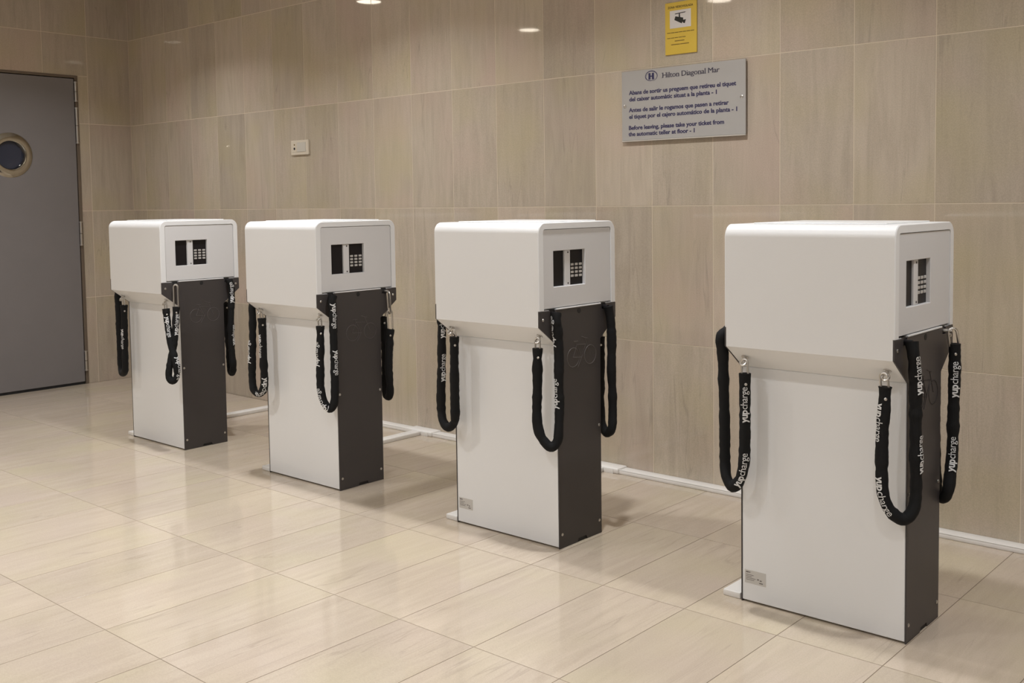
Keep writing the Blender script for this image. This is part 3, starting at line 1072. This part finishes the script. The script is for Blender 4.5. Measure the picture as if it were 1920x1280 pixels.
    if long_end:
        bm = bmesh.new()
        e = P[-1]
        side = r2
        if key == '4C':
            link_mesh(bm, e + Vector((0, 0, -0.012)), Vector((HX + 0.020, 0.152, 0.846)), 0.026, 0.0040, side)
        elif key == '1B':
            link_mesh(bm, e + Vector((0, 0, -0.012)), Vector((HX + 0.020, -0.156, 0.838)), 0.022, 0.0042, side)
        else:
            mid = e.lerp(Vector((HX + 0.020, 0.153, 0.838)), 0.45)
            link_mesh(bm, e + Vector((0, 0, -0.012)), mid + Vector((0, 0, 0.010)), 0.020, 0.0040, side)
            link_mesh(bm, mid + Vector((0, 0, -0.006)), Vector((HX + 0.020, 0.153, 0.838)), 0.022, 0.0042, side.cross(Vector((0, 0, 1))) + side * 0.8)
        y_s = end_slot.y
        tube(bm, [(HX - 0.012, y_s, ZD - 0.012), (HX + 0.022, y_s * 1.03, ZD - 0.012)], 0.0055, 10)
        link('lock_link', autosmooth(to_mesh(bm, 'lock_link')), 'steel', root)
    else:
        bm = bmesh.new()
        s_ = -1 if typ == 'A' else 1
        tube(bm, [(s_ * (HX - 0.012), end_slot.y, ZD - 0.012), (s_ * (HX + 0.020), end_slot.y, ZD - 0.012)], 0.0065, 10)
        link('lock_pin', to_mesh(bm, 'lock_pin'), 'gloss_black', root)

# ------------------------------------------------------------------ signs on the wall
def on_wall(cx, cz, y):
    return lambda x, z: (cx + x, y, cz + z)

sign = empty('information_sign', (3.2275, -0.012, 1.640), 'grey plate sign in three languages with hotel emblem, screwed to the tiled wall', 'sign')
SW, SH = 0.3080, 0.1515
bm = bmesh.new()
bbox(bm, -SW, SW, -0.004, 0.004, -SH, SH, 0.0012)
link('sign_plate', to_mesh(bm, 'sign_plate'), 'sign', sign)
bm = bmesh.new()
bbox(bm, -SW, SW, -0.0062, 0.0042, -SH - 0.0052, -SH - 0.0004, 0.001)
link('sign_lower_rail', to_mesh(bm, 'sign_lower_rail'), 'sign_edge', sign)
for k, (x, z) in enumerate(((-0.2905, 0.0), (0.2905, 0.0))):
    bm = bmesh.new()
    lathe(bm, [(0.0075, -0.0042), (0.0075, -0.0062), (0.004, -0.0075)], lambda a, b, h: (x + a, h, z + b), 14)
    link('sign_screw', to_mesh(bm, 'sign_screw'), 'steel', sign)
    bm = bmesh.new()
    tube(bm, [(x, 0.004, z), (x, 0.012, z)], 0.006, 10)
    link('sign_spacer', to_mesh(bm, 'sign_spacer'), 'steel', sign)
LINES = [(-0.2680, 0.0485, 0.2645, 'Abans de sortir us preguem que retireu el tiquet'),
         (-0.2680, 0.0200, 0.1740, 'del caixer automàtic situat a la planta - 1'),
         (-0.2690, -0.0270, 0.2300, 'Antes de salir le rogamos que pasen a retirar'),
         (-0.2690, -0.0560, 0.2690, 'el tiquet por el cajero automático de la planta - 1'),
         (-0.2720, -0.1045, 0.2080, 'Before leaving, please take your ticket from'),
         (-0.2720, -0.1320, 0.0670, 'the automatic teller at floor - 1')]
for x0, z0, x1, s in LINES:
    bm = bmesh.new()
    V, Fc, wd = text_mesh(s, 0.0252, 0.026)
    k = (x1 - x0) / wd
    for d in (0.0, 0.0008):
        add_flat(bm, V, Fc, lambda x, y: (x0 + d + x * k, -0.00435 - d * 0.02, z0 + y))
    link('sign_line', to_mesh(bm, 'sign_line'), 'ink', sign)
bm = bmesh.new()
V, Fc, wd = text_mesh('Hilton Diagonal Mar', 0.0315, 0.0, 0.95)
k = (0.187 + 0.0955) / wd
for d in (0.0, 0.0007, 0.0014):      # thickened by repeating the outline a hair to the right
    add_flat(bm, V, Fc, lambda x, y: (-0.0955 + d + x * k, -0.00435 - d * 0.02, 0.1085 + y))
# short serif feet and heads on the upright letters, so that the line reads as a bookish face
def stem_serif(xc, zz, wdt=0.0075):
    bbox(bm, xc - wdt / 2, xc + wdt / 2, -0.0045, -0.0042, zz, zz + 0.0016)
full = 'Hilton Diagonal Mar'
for idx, ch in enumerate(full):
    if ch in 'HilnD':
        a = text_mesh(full[:idx + 1], 0.0315, 0.0, 0.95)[2] * k
        b = text_mesh(full[:idx] + '.', 0.0315, 0.0, 0.95)[2] * k if idx else 0.002
        left = -0.0955 + b
        right = -0.0955 + a
        tall = ch in 'HlDM'
        if ch in 'Hn':
            for xc in (left, right - 0.0018):
                stem_serif(xc, 0.1080)
                if tall:
                    stem_serif(xc, 0.1275)
        elif ch in 'il':
            stem_serif((left + right) / 2, 0.1080)
            if ch == 'l':
                stem_serif((left + right) / 2 - 0.001, 0.1285, 0.005)
        else:
            stem_serif(left, 0.1080)
            if ch == 'D':
                stem_serif(left, 0.1275)
link('sign_title', to_mesh(bm, 'sign_title'), 'ink_black', sign)
# oval emblem: swirl of two arcs round a letter H
bm = bmesh.new()
ecx, ecz = -0.1505, 0.1205
def arc(rx, rz, a0, a1, w0, w1, dx=0, dz=0):
    n = 22
    A, B = [], []
    for i in range(n + 1):
        t = math.radians(a0 + (a1 - a0) * i / n)
        wv = w0 + (w1 - w0) * math.sin(PI * i / n)
        A.append(bm.verts.new((ecx + dx + (rx + wv / 2) * math.cos(t), -0.00435, ecz + dz + (rz + wv / 2) * math.sin(t))))
        B.append(bm.verts.new((ecx + dx + (rx - wv / 2) * math.cos(t), -0.00435, ecz + dz + (rz - wv / 2) * math.sin(t))))
    for i in range(n):
        bm.faces.new((A[i], A[i + 1], B[i + 1], B[i]))
arc(0.0310, 0.0220, -75, 215, 0.0010, 0.0042)
arc(0.0250, 0.0170, 120, 330, 0.0008, 0.0030, -0.003, -0.002)
for (x0, x1, z0, z1) in ((-0.0145, -0.0035, -0.0140, 0.0140), (0.0035, 0.0145, -0.0140, 0.0140), (-0.0045, 0.0045, -0.0024, 0.0024)):
    vs = [bm.verts.new((ecx + a, -0.00438, ecz + b)) for a, b in ((x0, z0), (x1, z0), (x1, z1), (x0, z1))]
    bm.faces.new(vs)
link('sign_emblem', to_mesh(bm, 'sign_emblem'), 'ink', sign)

# yellow surveillance plate
yp = empty('surveillance_notice', (3.222, -0.004, 1.9525), 'yellow video surveillance notice with camera pictogram, high on the wall above the grey sign', 'sign')
bm = bmesh.new()
bbox(bm, -0.0785, 0.0785, -0.003, 0.003, -0.1095, 0.1095, 0.0012)
link('notice_plate', to_mesh(bm, 'notice_plate'), 'yellow', yp)
bm = bmesh.new()
bbox(bm, -0.054, 0.051, -0.0034, -0.0028, 0.0005, 0.0745)
link('pictogram_field', to_mesh(bm, 'pictogram_field'), 'pict_white', yp)
bm = bmesh.new()
def poly(pts, y=-0.0036):
    bm.faces.new([bm.verts.new((a, y, b)) for a, b in pts])
poly([(-0.028, 0.058), (0.021, 0.061), (0.028, 0.0635), (0.020, 0.0645), (-0.028, 0.0615)])
poly([(-0.009, 0.059), (-0.003, 0.0595), (-0.002, 0.044), (-0.009, 0.045)])
poly([(-0.026, 0.050), (0.014, 0.040), (0.006, 0.0165), (-0.031, 0.035)])
poly([(0.012, 0.035), (0.016, 0.026), (0.009, 0.021), (0.006, 0.030)], -0.0037)
poly([(0.013, 0.031), (0.027, 0.032), (0.021, 0.016), (0.012, 0.0185)], -0.0038)
link('camera_pictogram', to_mesh(bm, 'camera_pictogram'), 'pict_black', yp)
bm = bmesh.new()
V, Fc, wd = text_mesh('ZONA VIDEOVIGILADA', 0.0125, 0.03)
k = 0.126 / wd
add_flat(bm, V, Fc, lambda x, y: (-0.064 + x * k, -0.00325, 0.0845 + y))
link('notice_title', to_mesh(bm, 'notice_title'), 'title_ink', yp)
for x0, x1, z, h, gaps in ((-0.068, 0.068, -0.0175, 0.0032, 7), (-0.068, 0.026, -0.0395, 0.0030, 5), (-0.030, 0.020, -0.0535, 0.0034, 1), (-0.048, 0.043, -0.0680, 0.0034, 2)):
    bm = bmesh.new()
    xs = [x0 + (x1 - x0) * i / gaps for i in range(gaps + 1)]
    for a, b in zip(xs, xs[1:]):
        bbox(bm, a, b - 0.0018, -0.00325, -0.0030, z - h / 2, z + h / 2)
    link('notice_print', to_mesh(bm, 'notice_print'), 'yellow_ink', yp)

# ------------------------------------------------------------------ key switch on the wall
sw = empty('key_switch', (0.570, -0.006, 1.562), 'cream double switch plate with keyhole and rocker on the tiled wall', 'switch')
bm = bmesh.new()
bbox(bm, -0.083, 0.083, -0.006, 0.006, -0.0435, 0.0435, 0.003, 2)
link('switch_plate', to_mesh(bm, 'switch_plate'), 'switch', sw)
bm = bmesh.new()
bbox(bm, -0.022, 0.060, -0.0085, -0.0055, -0.026, 0.030, 0.001)
link('rocker', to_mesh(bm, 'rocker'), 'switch_in', sw)
bm = bmesh.new()
bbox(bm, -0.068, -0.028, -0.0075, -0.0055, -0.026, 0.030, 0.001)
ky = link('key_insert', to_mesh(bm, 'key_insert'), 'switch', sw)
bm = bmesh.new()
lathe(bm, [(0.0075, -0.0074), (0.0075, -0.0085), (0.005, -0.009)], lambda a, b, h: (-0.047 + a, h, -0.006 + b), 14)
link('keyhole', to_mesh(bm, 'keyhole'), 'black', sw)
bm = bmesh.new()
lathe(bm, [(0.005, -0.0074), (0.005, -0.0082), (0.003, -0.0086)], lambda a, b, h: (-0.047 + a, h, 0.017 + b), 14)
link('indicator', to_mesh(bm, 'indicator'), 'yellow_ink', sw)
